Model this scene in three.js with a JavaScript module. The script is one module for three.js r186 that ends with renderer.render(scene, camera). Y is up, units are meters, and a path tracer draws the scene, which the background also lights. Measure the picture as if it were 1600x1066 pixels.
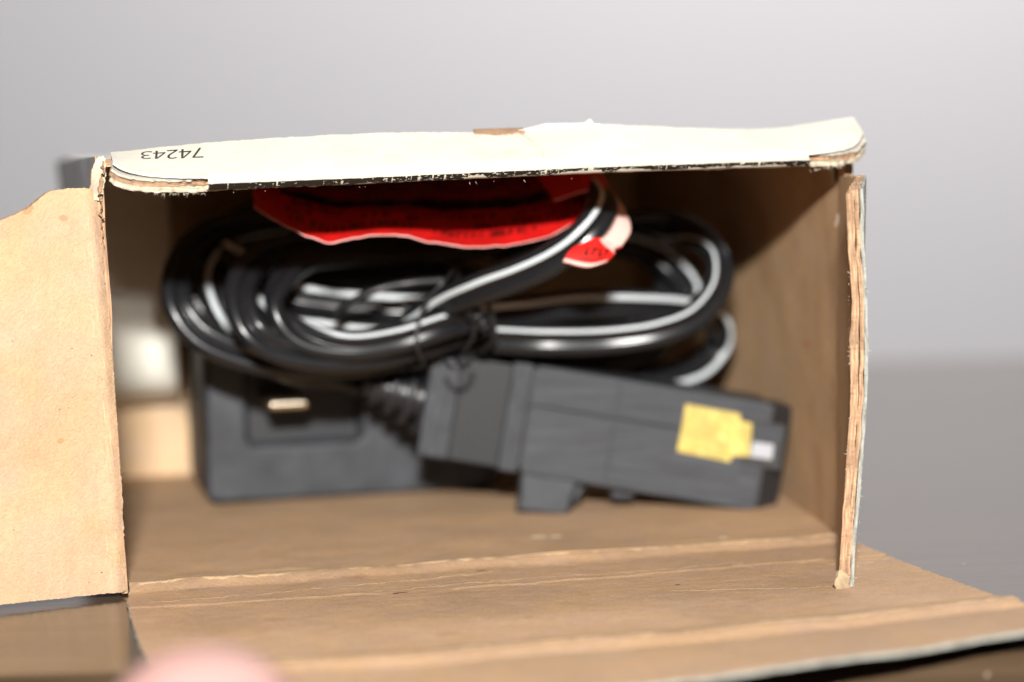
import * as THREE from 'three';
import { mergeGeometries, mergeVertices } from 'three/addons/utils/BufferGeometryUtils.js';
import { RoundedBoxGeometry } from 'three/addons/geometries/RoundedBoxGeometry.js';
import { MarchingCubes } from 'three/addons/objects/MarchingCubes.js';
import { RectAreaLightUniformsLib } from 'three/addons/lights/RectAreaLightUniformsLib.js';

// ---------------------------------------------------------------- camera, lamps, exposure
const scene = new THREE.Scene();
const camera = new THREE.PerspectiveCamera(17.32, 1024 / 682, 0.02, 20);
{
  const pitch = Math.atan(332 / 3500), roll = 0.025;
  camera.rotation.order = 'YXZ';
  camera.rotation.set(-pitch, 0, -roll);
  camera.position.set(0, 0.0755, 0);
  camera.focus = 0.366;
  camera.userData.fStop = 7.6;
}
const renderer = new THREE.WebGLRenderer({ antialias: true });
renderer.toneMapping = THREE.LinearToneMapping;
renderer.toneMappingExposure = 1;
renderer.shadowMap.enabled = true;
RectAreaLightUniformsLib.init();
scene.background = new THREE.Color().setRGB(0.007, 0.0072, 0.008);

const FLASH = { at: [0.0, 0.200, 0.085], w: 0.04, h: 0.014, power: 3330 };
const ROOM = { at: [0.27, 0.74, -0.72], size: 0.36, power: 23, aim: [0.04, 0.34, -1.3] };

// ---------------------------------------------------------------- naming, tags, frames
const taken = new Map();
function numbered(n) { const k = taken.get(n) || 0; taken.set(n, k + 1); return k ? n + '_' + String(k).padStart(3, '0') : n; }
const FRAME = new THREE.Vector3(-0.06445, 0, -0.36629), TURN = 0.22771;   // the carton's front left floor corner and its turn
const toWorld = (x, y, z) => new THREE.Vector3(x, y, z).multiplyScalar(0.001).applyAxisAngle(new THREE.Vector3(0, 1, 0), TURN).add(FRAME);
const bases = new Map();
// a Group at the thing's base; its geometry is given in millimetres in the carton's axes (x along its front, y up, z towards the viewer)
function thing(name, label, category, base) {
  const g = new THREE.Group(); g.name = numbered(name); g.userData = { label, category };
  g.position.copy(toWorld(...base)); g.rotation.y = TURN; bases.set(g, base); scene.add(g);
  return g;
}
function part(name, geo, mat, parent, extra) {
  const root = bases.get(parent);
  geo.translate(-root[0], -root[1], -root[2]); geo.scale(0.001, 0.001, 0.001);
  const m = new THREE.Mesh(geo, mat); m.name = name; m.castShadow = m.receiveShadow = true;
  if (extra) Object.assign(m.userData, extra);
  parent.add(m); bases.set(m, root);
  return m;
}

// ---------------------------------------------------------------- noise
function rng(seed) { let a = seed >>> 0; return () => { a = (a + 0x6d2b79f5) >>> 0; let t = Math.imul(a ^ (a >>> 15), 1 | a); t = (t + Math.imul(t ^ (t >>> 7), 61 | t)) ^ t; return ((t ^ (t >>> 14)) >>> 0) / 4294967296; }; }
function h2(x, y) { let h = Math.imul(x | 0, 374761393) + Math.imul(y | 0, 668265263); h = Math.imul(h ^ (h >>> 13), 1274126177); return ((h ^ (h >>> 16)) >>> 0) / 4294967296; }
function vn(x, y) { const i = Math.floor(x), j = Math.floor(y), f = x - i, g = y - j, u = f * f * (3 - 2 * f), v = g * g * (3 - 2 * g); const a = h2(i, j), b = h2(i + 1, j), c = h2(i, j + 1), d = h2(i + 1, j + 1); return a + (b - a) * u + (c - a) * v + (a - b - c + d) * u * v; }
function fbm(x, y, o = 4) { let s = 0, a = 0.5, n = 0; for (let k = 0; k < o; k++) { s += a * vn(x, y); n += a; a *= 0.5; x = x * 2.03 + 17.3; y = y * 2.03 + 5.1; } return s / n; }
const sm = (a, b, x) => { const t = Math.min(1, Math.max(0, (x - a) / (b - a))); return t * t * (3 - 2 * t); };
const gauss = (x, w) => Math.exp(-(x * x) / (w * w));

// ---------------------------------------------------------------- textures
function canvasOf(w, h) { const c = document.createElement('canvas'); c.width = w; c.height = h; return c; }
function tex(c, srgb) { const t = new THREE.CanvasTexture(c); t.wrapS = t.wrapT = THREE.RepeatWrapping; t.magFilter = THREE.LinearFilter; if (srgb) t.colorSpace = THREE.SRGBColorSpace; return t; }
// kraft board: fibres, flecks and mottling; px per millimetre; draw(colour, relief) adds what is particular to a panel
function kraft(wmm, hmm, px, seed, base, draw) {
  const w = Math.round(wmm * px), h = Math.round(hmm * px), c = canvasOf(w, h), b = canvasOf(w, h);
  const cc = c.getContext('2d'), bc = b.getContext('2d'), id = cc.createImageData(w, h), bd = bc.createImageData(w, h), r = rng(seed);
  for (let y = 0, k = 0; y < h; y++) for (let x = 0; x < w; x++, k += 4) {
    const X = x / px + seed * 13.7, Y = y / px + seed * 7.9;
    const low = fbm(X * 0.09, Y * 0.09, 3) - 0.5, mid = fbm(X * 0.6, Y * 0.6, 3) - 0.5, fine = fbm(X * 3.2, Y * 3.6, 2) - 0.5, w1 = r() - 0.5;
    const g = 1 + 0.11 * low + 0.05 * mid + 0.10 * fine + 0.06 * w1, tint = 0.05 * (vn(X * 0.21 + 40, Y * 0.21) - 0.5);
    id.data[k] = base[0] * g * (1 + tint * 0.3); id.data[k + 1] = base[1] * g; id.data[k + 2] = base[2] * g * (1 - tint * 1.5); id.data[k + 3] = 255;
    const e = 128 + 120 * fine + 12 * mid + 40 * w1; bd.data[k] = bd.data[k + 1] = bd.data[k + 2] = e; bd.data[k + 3] = 255;
  }
  cc.putImageData(id, 0, 0); bc.putImageData(bd, 0, 0);
  const n = Math.round(wmm * hmm * 0.8);
  for (let i = 0; i < n; i++) {
    const x = r() * w, y = r() * h, a = (r() - 0.5) * 1.6 + (r() < 0.3 ? 1.57 : 0), l = (0.3 + 1.3 * r()) * px, q = (r() - 0.5) * l * 0.5, light = r() < 0.55;
    for (const [g, s] of [[cc, light ? 'rgba(255,236,200,' + (0.06 + 0.16 * r()) + ')' : 'rgba(96,66,40,' + (0.05 + 0.15 * r()) + ')'], [bc, light ? 'rgba(255,255,255,.35)' : 'rgba(0,0,0,.2)']]) {
      g.strokeStyle = s; g.lineWidth = (0.04 + 0.07 * (i % 7) / 7) * px; g.beginPath(); g.moveTo(x, y);
      g.quadraticCurveTo(x + Math.cos(a) * l / 2 - Math.sin(a) * q, y + Math.sin(a) * l / 2 + Math.cos(a) * q, x + Math.cos(a) * l, y + Math.sin(a) * l); g.stroke();
    }
  }
  for (let i = 0; i < n * 0.02 + 3; i++) { cc.fillStyle = 'rgba(80,50,30,' + (0.25 + 0.4 * r()) + ')'; cc.beginPath(); cc.ellipse(r() * w, r() * h, (0.06 + 0.16 * r()) * px, (0.04 + 0.08 * r()) * px, r() * 3, 0, 7); cc.fill(); }
  if (draw) draw(cc, bc, px, r, w, h);
  return { map: tex(c, true), bumpMap: tex(b) };
}
const KR = [186, 155, 123];
const KD = [172, 140, 109], KW = [174, 142, 107], KF = [184, 151, 117], KB = [216, 186, 150];
function kraftMaterial(k, bump = 0.00005) { return new THREE.MeshStandardMaterial({ map: k.map, bumpMap: k.bumpMap, bumpScale: bump, roughness: 0.86 }); }
function jagged(g, pts, width, style, r, px) {
  g.strokeStyle = style; g.lineCap = 'round';
  for (let i = 0; i + 1 < pts.length; i++) {
    const [x0, y0] = pts[i], [x1, y1] = pts[i + 1], n = Math.max(3, Math.round(Math.hypot(x1 - x0, y1 - y0) / 0.5));
    for (let k = 0; k < n; k++) {
      const a = k / n, b = (k + 1) / n, X = x0 + (x1 - x0) * a, o = (t) => (fbm((x0 + (x1 - x0) * t) * 0.45 + pts[0][1], 3.3, 3) - 0.5) * 2.2;
      g.lineWidth = width * px * (0.25 + 1.1 * vn(X * 1.3, pts[0][1] * 3 + 9));
      g.beginPath(); g.moveTo(X * px, (y0 + (y1 - y0) * a + o(a)) * px); g.lineTo((x0 + (x1 - x0) * b) * px, (y0 + (y1 - y0) * b + o(b)) * px); g.stroke();
    }
  }
}
const TW = 60;
const kraftPlain = kraft(TW, TW, 12, 3, KW);
const mKraft = kraftMaterial(kraftPlain);
// open bottom flap, 130 x 106 mm, v up = away from the viewer
const FW = 132, FH = 96;
const kraftFlap = kraft(FW, FH, 12, 5, KD, (c, b, px, r) => {
  const light = 'rgba(236,205,160,.85)';
  const lines = [[[4, 16], [30, 13.6], [62, 11.0]], [[40, 18.5], [66, 17.2], [92, 18.0], [104, 17.4]], [[112, 21], [128, 24]], [[66, 7.5], [86, 10.2]], [[86, 34], [112, 42]], [[116, 24], [124, 25.5]]];
  for (const l of lines) { jagged(c, l, 0.26, light, rng(9), px); jagged(b, l, 0.4, 'rgba(255,255,255,.9)', rng(9), px); }
  for (let i = 0; i < 190; i++) { c.fillStyle = (r() < 0.6 ? 'rgba(118,70,44,' : 'rgba(214,180,136,') + (0.05 + 0.12 * r()) + ')'; c.beginPath(); c.ellipse(FW * r() * px, FH * r() * px, (0.3 + 3.5 * r() * r()) * px, (0.15 + 0.8 * r()) * px, (r() - 0.5) * 0.5, 0, 7); c.fill(); }
  for (const l of [[[0, 66], [40, 65], [132, 66]], [[2, 4.5], [60, 3.8], [128, 4.4]]]) { jagged(c, l, 0.8, 'rgba(226,194,150,.6)', rng(2), px); }
  for (const [x, y, a] of [[44, 21, 1.2], [43, 21.6, 0.6], [60, 9.5, 1.0], [88, 30, 0.5]]) { c.fillStyle = 'rgba(92,52,30,.75)'; c.beginPath(); c.ellipse(x * px, y * px, a * px, 0.32 * px, -0.1, 0, 7); c.fill(); }
});
const mFlap = kraftMaterial(kraftFlap, 0.00016);
const kraftLeft = kraft(44, 72, 20, 8, KR, (c, b, px, r, w, h) => {
  for (const [x, y, q] of [[33.4, 46.5, 0.7], [29, 5, 1.5], [37, 12, 0.8], [30.5, 8, 1.1]]) { c.fillStyle = 'rgba(150,88,52,.28)'; c.beginPath(); c.ellipse(x * px, y * px, q * px, q * 0.6 * px, 0.2, 0, 7); c.fill(); }
  for (let i = 0; i < 70; i++) { const x = (41.2 + (r() - 0.5) * 2.2) * px, y = r() * h, l = (0.6 + 3 * r()) * px; c.strokeStyle = r() < 0.6 ? 'rgba(150,105,60,.2)' : 'rgba(240,212,168,.3)'; c.lineWidth = (0.05 + 0.14 * r()) * px; c.beginPath(); c.moveTo(x, y); c.quadraticCurveTo(x + (r() - 0.5) * px, y + l / 2, x + (r() - 0.5) * px * 0.6, y + l); c.stroke(); }
});
const mLeft = kraftMaterial(kraftLeft, 0.00016);
const kraftRight = kraft(126, 72, 9, 12, KW, (c, b, px, r) => {
  // stains and paper specks (u: back to front)
  for (const [x, y, q, s] of [[99, 39, 0.9, 'rgba(170,60,30,.8)'], [100.5, 40, 0.4, 'rgba(150,60,30,.6)'], [123.6, 14, 1.1, 'rgba(245,238,225,.95)'], [122, 15, 0.8, 'rgba(240,215,180,.9)'], [124, 42, 0.7, 'rgba(245,235,220,.9)'], [123.8, 33, 0.5, 'rgba(235,225,210,.8)']]) { c.fillStyle = s; c.beginPath(); c.ellipse(x * px, y * px, q * px, q * 0.8 * px, 0.4, 0, 7); c.fill(); }
  for (let i = 0; i < 26; i++) { c.fillStyle = 'rgba(120,74,40,' + (0.04 + 0.07 * r()) + ')'; c.beginPath(); c.ellipse((70 + 55 * r()) * px, 72 * r() * px, (1 + 4 * r()) * px, (2 + 9 * r()) * px, (r() - 0.5), 0, 7); c.fill(); }
});
const mRight = kraftMaterial(kraftRight);
const kraftFloor = kraft(126, 126, 7, 21, KF, (c, b, px, r) => {
  for (const l of [[[0, 122.5], [20, 121.5], [62, 120.8]], [[64, 121.5], [90, 120.5], [125, 121]], [[18, 124.6], [60, 124.4], [110, 124.8]]]) { jagged(c, l, 0.7, 'rgba(222,190,146,.75)', rng(4), px); jagged(b, l, 0.7, 'rgba(255,255,255,.7)', rng(4), px); }
  for (let i = 0; i < 60; i++) { c.strokeStyle = 'rgba(232,202,160,' + (0.4 + 0.5 * r()) + ')'; c.lineWidth = (0.1 + 0.2 * r()) * px; const x = (19 + 11 * r()) * px, y = (120 + 4 * r()) * px, a = -0.4 + 0.8 * r(); c.beginPath(); c.moveTo(x, y); c.lineTo(x + Math.cos(a) * 2 * px, y + Math.sin(a) * 2 * px); c.stroke(); }
  for (let i = 0; i < 40; i++) { c.fillStyle = 'rgba(120,76,44,' + (0.04 + 0.08 * r()) + ')'; c.beginPath(); c.ellipse(126 * r() * px, 126 * r() * px, (1 + 5 * r()) * px, (0.5 + 2 * r()) * px, r() - 0.5, 0, 7); c.fill(); }
  for (const [x, y, q] of [[105, 119, 0.9], [73, 104, 1.5], [76, 104.5, 1.1]]) { c.fillStyle = 'rgba(246,228,200,.95)'; c.beginPath(); c.ellipse(x * px, y * px, q * px, q * 0.7 * px, 0.2, 0, 7); c.fill(); }
});
const mBack = kraftMaterial(kraft(44, 72, 6, 14, KB));
const mFloor = kraftMaterial(kraftFloor);
const std = (r, g, b, rough, more) => new THREE.MeshStandardMaterial({ color: new THREE.Color().setRGB(r, g, b), roughness: rough, ...more });
function mottled(w, h, seed, base, amp, freq, flecks, along = 1) {
  const c = canvasOf(w, h), g = c.getContext('2d'), id = g.createImageData(w, h), r = rng(seed);
  for (let y = 0, k = 0; y < h; y++) for (let x = 0; x < w; x++, k += 4) { const q = 1 + amp * (fbm(x * freq * along + seed, y * freq, 4) - 0.5) * 2 + amp * 0.3 * (r() - 0.5); for (let i = 0; i < 3; i++) id.data[k + i] = base[i] * q; id.data[k + 3] = 255; }
  g.putImageData(id, 0, 0);
  if (flecks) flecks(g, r);
  return c;
}
const mWhite = new THREE.MeshStandardMaterial({ map: tex(mottled(512, 512, 4, [232, 230, 218], 0.05, 0.012), true), roughness: 0.5 });
const mGreyPly = std(0.52, 0.49, 0.42, 0.95), mKraftPly = new THREE.MeshStandardMaterial({ map: tex(mottled(512, 128, 6, [170, 136, 106], 0.4, 0.22, null, 0.06), true), roughness: 0.95 });
const mPalePly = new THREE.MeshStandardMaterial({ map: tex(mottled(512, 128, 7, [198, 187, 164], 0.3, 0.22, null, 0.06), true), roughness: 0.95 });
const mGreyEdge = new THREE.MeshStandardMaterial({ map: tex(mottled(512, 128, 18, [140, 140, 132], 0.3, 0.12, null, 0.15), true), roughness: 0.9 });
const mFoot = new THREE.MeshStandardMaterial({ map: tex(mottled(256, 256, 8, [168, 146, 116], 0.35, 0.09), true), roughness: 0.95 });
const mFibre = std(0.72, 0.66, 0.54, 0.9);
const mSideprint = new THREE.MeshStandardMaterial({ map: tex(mottled(256, 256, 9, [200, 200, 203], 0.08, 0.02), true), roughness: 0.55 });

// ---------------------------------------------------------------- board geometry
function resample(pts, n, smooth) {
  const v = pts.map((p) => new THREE.Vector3(...p));
  if (smooth) return new THREE.CatmullRomCurve3(v, false, 'centripetal').getSpacedPoints(n);
  const acc = [0]; for (let i = 1; i < v.length; i++) acc.push(acc[i - 1] + v[i].distanceTo(v[i - 1]));
  const out = []; let j = 0;
  for (let i = 0; i <= n; i++) { const d = acc.at(-1) * i / n; while (j < v.length - 2 && acc[j + 1] < d) j++; out.push(v[j].clone().lerp(v[j + 1], (d - acc[j]) / (acc[j + 1] - acc[j] || 1))); }
  return out;
}
// a sheet between four edge lines B, T (left to right) and L, R (bottom to top), with thickness behind it; groups 0 front, 1 back, 2 edges
function board({ B, T, L, R, nu = 60, nv = 60, th = 1, jit = {}, bump, texmm = [TW, TW], smooth = false, seed = 1, warp = 0.12, fine = 1 }) {
  const cu = 200, cB = resample(B, cu, smooth), cT = resample(T, cu, smooth), cL = resample(L || [B[0], T[0]], cu, smooth), cR = resample(R || [B.at(-1), T.at(-1)], cu, smooth);
  const at = (c, s) => { const x = Math.min(1, Math.max(0, s)) * cu, i = Math.min(cu - 1, Math.floor(x)); return c[i].clone().lerp(c[i + 1], x - i); };
  const lenU = cB[0].distanceTo(cB[cu]), lenV = cL[0].distanceTo(cL[cu]);
  const coons = (s, t) => {
    const p = at(cB, s).multiplyScalar(1 - t).addScaledVector(at(cT, s), t).addScaledVector(at(cL, t), 1 - s).addScaledVector(at(cR, t), s);
    return p.addScaledVector(cB[0], -(1 - s) * (1 - t)).addScaledVector(cB[cu], -s * (1 - t)).addScaledVector(cT[0], -(1 - s) * t).addScaledVector(cT[cu], -s * t);
  };
  const jag = (a, x, k) => (a ? a * (0.75 * fbm(x * 0.5 + seed * 3.1, k * 11.3 + seed, 2) + 0.55 * vn(x * 2.3, k + seed) * (0.3 + 0.7 * fine) + 0.3 * fine * vn(x * 6.5, k * 3 + seed)) : 0);
  const P = [], UV = [];
  for (let j = 0; j <= nv; j++) for (let i = 0; i <= nu; i++) {
    const s0 = i / nu, t0 = j / nv, l = jag(jit.L, t0 * lenV, 1) / lenU, r = 1 - jag(jit.R, t0 * lenV, 2) / lenU, b = jag(jit.B, s0 * lenU, 3) / lenV, u = 1 - jag(jit.T, s0 * lenU, 4) / lenV;
    const s = l + (r - l) * s0, t = b + (u - b) * t0;
    P.push(coons(s, t)); UV.push([s * lenU / texmm[0], t * lenV / texmm[1], s, t]);
  }
  const W = nu + 1, id = (i, j) => j * W + i;
  const normals = () => P.map((p, k) => { const i = k % W, j = (k / W) | 0; const a = P[id(Math.min(nu, i + 1), j)].clone().sub(P[id(Math.max(0, i - 1), j)]), b = P[id(i, Math.min(nv, j + 1))].clone().sub(P[id(i, Math.max(0, j - 1))]); return a.cross(b).normalize(); });
  let N = normals();
  P.forEach((p, k) => { const [, , s, t] = UV[k]; let q = warp * (fbm(s * lenU * 0.08 + seed * 5, t * lenV * 0.08 + seed, 3) - 0.5) * 2; if (bump) q += bump(s, t); p.addScaledVector(N[k], q); });
  N = normals();
  const pos = [], nor = [], uv = [], idx = [[], [], []];
  P.forEach((p, k) => { pos.push(p.x, p.y, p.z); nor.push(N[k].x, N[k].y, N[k].z); uv.push(UV[k][0], UV[k][1]); });
  const off = P.length;
  P.forEach((p, k) => { const q = p.clone().addScaledVector(N[k], -th); pos.push(q.x, q.y, q.z); nor.push(-N[k].x, -N[k].y, -N[k].z); uv.push(UV[k][0], UV[k][1]); });
  for (let j = 0; j < nv; j++) for (let i = 0; i < nu; i++) { const a = id(i, j), b = id(i + 1, j), c = id(i + 1, j + 1), d = id(i, j + 1); idx[0].push(a, b, c, a, c, d); idx[1].push(off + a, off + c, off + b, off + a, off + d, off + c); }
  const rim = []; for (let i = 0; i < nu; i++) rim.push(id(i, 0)); for (let j = 0; j < nv; j++) rim.push(id(nu, j)); for (let i = nu; i > 0; i--) rim.push(id(i, nv)); for (let j = nv; j > 0; j--) rim.push(id(0, j));
  let acc = 0;
  rim.forEach((a, k) => {
    const b = rim[(k + 1) % rim.length], A = P[a], Bq = P[b], n = Bq.clone().sub(A).cross(N[a]).normalize(), o = pos.length / 3, l = A.distanceTo(Bq);
    for (const [p, q, x, v] of [[A, N[a], acc, 0], [Bq, N[b], acc + l, 0], [Bq, N[b], acc + l, 1], [A, N[a], acc, 1]]) { pos.push(p.x - q.x * th * v, p.y - q.y * th * v, p.z - q.z * th * v); nor.push(n.x, n.y, n.z); uv.push(x / 20, v * th / 5); }
    idx[2].push(o, o + 2, o + 1, o, o + 3, o + 2); acc += l;
  });
  const g = new THREE.BufferGeometry();
  g.setAttribute('position', new THREE.Float32BufferAttribute(pos, 3)); g.setAttribute('normal', new THREE.Float32BufferAttribute(nor, 3)); g.setAttribute('uv', new THREE.Float32BufferAttribute(uv, 2));
  let start = 0; const all = []; idx.forEach((x, m) => { g.addGroup(start, x.length, m); start += x.length; for (const q of x) all.push(q); });
  g.setIndex(all);
  return g;
}
// loose paper fibres along a line: thin bent threads
function fibres(lines, n, len, seed, spread = [0, -1, 0.4]) {
  const r = rng(seed), pos = [], idx = [];
  for (const line of lines) {
    const c = resample(line, 100);
    for (let k = 0; k < n; k++) {
      const p = c[Math.floor(r() * 100)], d = new THREE.Vector3(spread[0] + (r() - 0.5) * 1.6, spread[1] + (r() - 0.5) * 1.2, spread[2] + (r() - 0.5)).normalize(), l = len * (0.25 + 0.9 * r() * r()), b = new THREE.Vector3(r() - 0.5, r() - 0.5, r() - 0.5).multiplyScalar(l * 0.7), w = 0.035 + 0.03 * r();
      const side = new THREE.Vector3(0, 0, 1).cross(d).normalize().multiplyScalar(w), o = pos.length / 3;
      for (let i = 0; i < 4; i++) { const t = i / 3, q = p.clone().addScaledVector(d, l * t).addScaledVector(b, t * t), k2 = 1 - t * 0.85; for (const e of [side.clone(), side.clone().multiplyScalar(-0.5).add(new THREE.Vector3(0, 0, w)), side.clone().multiplyScalar(-0.5).add(new THREE.Vector3(0, 0, -w))]) { q.clone().addScaledVector(e, k2).toArray(pos, pos.length); } }
      for (let i = 0; i < 3; i++) for (let e = 0; e < 3; e++) { const a = o + i * 3 + e, b2 = o + i * 3 + (e + 1) % 3; idx.push(a, b2, b2 + 3, a, b2 + 3, a + 3); }
    }
  }
  const g = new THREE.BufferGeometry(); g.setAttribute('position', new THREE.Float32BufferAttribute(pos, 3)); g.setIndex(idx); g.computeVertexNormals();
  return g;
}

// ---------------------------------------------------------------- the setting: wall and desk
{
  const c = mottled(512, 512, 31, [208, 206, 209], 0.012, 0.02);
  const wall = new THREE.Mesh(new THREE.BoxGeometry(4, 2.4, 0.1), new THREE.MeshStandardMaterial({ map: tex(c, true), roughness: 0.92 }));
  wall.name = 'wall'; wall.position.set(0.3, 0.4, -1.35); wall.receiveShadow = true; wall.userData = { kind: 'structure', label: 'plain pale grey wall behind the desk' };
  scene.add(wall);
}
const deskMap = (() => {
  const w = 1536, h = 512, c = canvasOf(w, h), g = c.getContext('2d'), id = g.createImageData(w, h), b = canvasOf(w, h), bg = b.getContext('2d'), bd = bg.createImageData(w, h), r = rng(77);
  for (let y = 0, k = 0; y < h; y++) for (let x = 0; x < w; x++, k += 4) { const s = fbm(x * 0.008, y * 0.16, 4), f = fbm(x * 0.03 + 9, y * 0.6, 2), q = 0.75 + 0.5 * s; id.data[k] = 70 * q; id.data[k + 1] = 56 * q; id.data[k + 2] = 42 * q; id.data[k + 3] = 255; bd.data[k] = bd.data[k + 1] = bd.data[k + 2] = 110 + 60 * (f - 0.5) + 50 * (s - 0.5) + 10 * (r() - 0.5); bd.data[k + 3] = 255; }
  g.putImageData(id, 0, 0); bg.putImageData(bd, 0, 0);
  for (let i = 0; i < 420; i++) { g.fillStyle = 'rgba(215,205,190,' + (0.25 + 0.6 * r()) + ')'; g.beginPath(); g.ellipse(r() * w, r() * h, 0.5 + r() * 1.1, 0.4 + r() * 0.5, r() * 3, 0, 7); g.fill(); }
  return [tex(c, true), tex(b)];
})();
{
  // desk top: front edge parallel to the carton's front, back edge along the wall; uv in its own axes
  const A = toWorld(-21, 0, 53), B = A.clone(); A.x = -0.5; B.x = 0.9;
  const s = new THREE.Shape([[A.x, -A.z], [B.x, -B.z], [B.x, 0.703], [A.x, 0.703]].map((p) => new THREE.Vector2(...p)));
  const g = new THREE.ExtrudeGeometry(s, { depth: 0.034, bevelEnabled: true, bevelThickness: 0.003, bevelSize: 0.003, bevelSegments: 4, bevelOffset: -0.003 });
  g.rotateX(-Math.PI / 2);
  g.translate(0, -0.037, 0);
  const p = g.attributes.position, u = g.attributes.uv, n = g.attributes.normal;
  for (let i = 0; i < p.count; i++) { const a = p.getX(i), b = p.getZ(i); u.setXY(i, a / 0.42, (Math.abs(n.getY(i)) < 0.5 ? p.getY(i) : b) / 0.14); }
  const desk = new THREE.Mesh(g, new THREE.MeshPhysicalMaterial({ map: deskMap[0], bumpMap: deskMap[1], bumpScale: 0.00006, roughness: 0.16, ior: 1.5, specularColor: new THREE.Color().setRGB(1, 0.94, 0.87) }));
  desk.name = 'desk_surface'; desk.castShadow = desk.receiveShadow = true; desk.userData = { kind: 'structure', label: 'dark glossy brown desk top under the open carton' };
  scene.add(desk);
  // fine dust gathered along the desk's front edge
}

// ---------------------------------------------------------------- the carton
const W = 125.3, D = 127;
const carton = thing('cardboard_box', 'worn open cardboard carton lying on the dark desk with cream top flap numbered 74243', 'box', [62, 0, -60]);
// bottom panel, raised along the worn crease, and the open flap in front of it
part('bottom_panel', board({ B: [[0, 0.9, -1.2], [W, 0.9, -1.2]], T: [[-1, 0.6, -D], [W, 0.6, -D]], R: [[W, 0.9, -1.2], [W + 4.5, 0.7, -22], [W + 7.2, 0.6, -48], [W + 6.6, 0.6, -85], [W, 0.6, -D]], nu: 90, nv: 110, th: 0.8, texmm: [126, 126], seed: 4, warp: 0.3, bump: (s, t) => { const z = t * (D - 1.2); return 0.95 * Math.exp(-z / 7) * (0.75 + 0.5 * vn(s * 14, 2)); } }), [mFloor, mWhite, mKraft], carton);
part('bottom_flap', board({
  B: [[0.5, 1.6, 91], [30, 1.4, 91.5], [70, 1.9, 91], [100, 3.4, 90.5], [130, 5.4, 90]], T: [[-0.2, 1.0, -1.1], [W + 0.4, 1.0, -1.1]], L: [[0.5, 1.6, 91], [-1.6, 1, 40], [-1.4, 0.8, 8], [-0.2, 1, -1.1]], R: [[130, 5.4, 90], [131, 1.6, 64], [129.5, 0.9, 30], [128.3, 0.9, 4], [W + 0.4, 1, -1.1]],
  nu: 320, nv: 260, th: 0.65, texmm: [FW, FH], seed: 7, warp: 0.22, jit: { L: 0.5, R: 0.9, B: 0.35 },
  bump: (s, t) => {
    const x = s * W, z = (1 - t) * 92 - 1.1, wob = 1.2 * (fbm(x * 0.09, 7, 3) - 0.5);
    const lip = 0.95 * (1 - sm(-1.1, 3.4, z + wob * 0.8)) * (0.7 + 0.6 * vn(x * 0.11, 2)) - 0.12;
    const ridge2 = 1.0 * sm(54, 61, z + wob) * (1 - sm(61.3, 66, z + wob)) * (0.8 + 0.4 * vn(x * 0.08, 5));
    const thin = 0.22 * gauss(z - 14.5 - 4 * (fbm(x * 0.03, 1, 2) - 0.5) - 1.2 * (fbm(x * 0.2, 4, 2) - 0.5), 0.55) * sm(0.42, 0.6, vn(x * 0.12, 8) + 0.25);
    const rough = 0.12 * (fbm(x * 0.35, z * 0.8, 3) - 0.5);
    return lip + ridge2 + thin + rough;
  },
}), [mFlap, mGreyEdge, mGreyEdge], carton);
// right, back and left walls, top panel
part('right_wall', board({ B: [[W + 0.5, 0.4, -D], [W, 0.8, 0.6]], T: [[W, 71.5, -D], [W + 1.5, 71, 0.6]], nu: 70, nv: 60, th: 1.6, texmm: [126, 72], seed: 11, warp: 0.16, jit: { R: 0.3 }, bump: (s, t) => -6.8 * Math.pow(Math.sin(Math.PI * Math.min(1, s)), 0.85) * (1 - 0.65 * t * t) }), [mRight, mWhite, mKraftPly], carton);
part('left_wall', board({ B: [[-0.4, 0.4, 0.4], [-0.6, 0.4, -D]], T: [[-1.6, 72.6, 0.4], [-3.9, 71.0, -D]], nu: 50, nv: 50, th: 1.2, seed: 13, warp: 0.3 }), [mKraft, mSideprint, mKraftPly], carton);
const back = part('back_panel', board({ B: [[-1, 0.6, -D], [W + 4, 0.6, -D - 0.6]], T: [[-3.8, 71, -D], [W + 4, 71, -D - 0.6]], nu: 50, nv: 40, th: 1.2, seed: 17, warp: 0.4, texmm: [44, 72] }), [mBack, mSideprint, mKraftPly], carton);
part('white_inner_flap', board({ B: [[-1.2, 17.2, -D + 5], [18.6, 17.4, -D + 4.4]], T: [[-3.2, 70, -103], [16.6, 70, -105]], L: [[-1.2, 17.2, -D + 5], [-2.0, 23, -109], [-2.4, 32, -104], [-3.2, 70, -103]], R: [[18.6, 17.4, -D + 4.4], [17.9, 23, -110], [17.6, 32, -106], [16.6, 70, -105]], nu: 24, nv: 40, th: 0.9, seed: 19, warp: 0.2, smooth: true, texmm: [120, 120] }), [mWhite, mKraft, mKraftPly], carton, { label: 'white flap leaning inwards at the back left of the carton' });
part('top_panel', board({ B: [[-1, 72.2, -2.6], [18, 73.2, -2.6], [60, 73.9, -2.6], [128, 73.9, -2.6]], T: [[-3.8, 71.2, -D], [W, 71.6, -D]], nu: 60, nv: 60, th: 1.3, seed: 23, warp: 0.3, texmm: [120, 120] }), [mWhite, mKraft, mKraftPly], carton);

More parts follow.
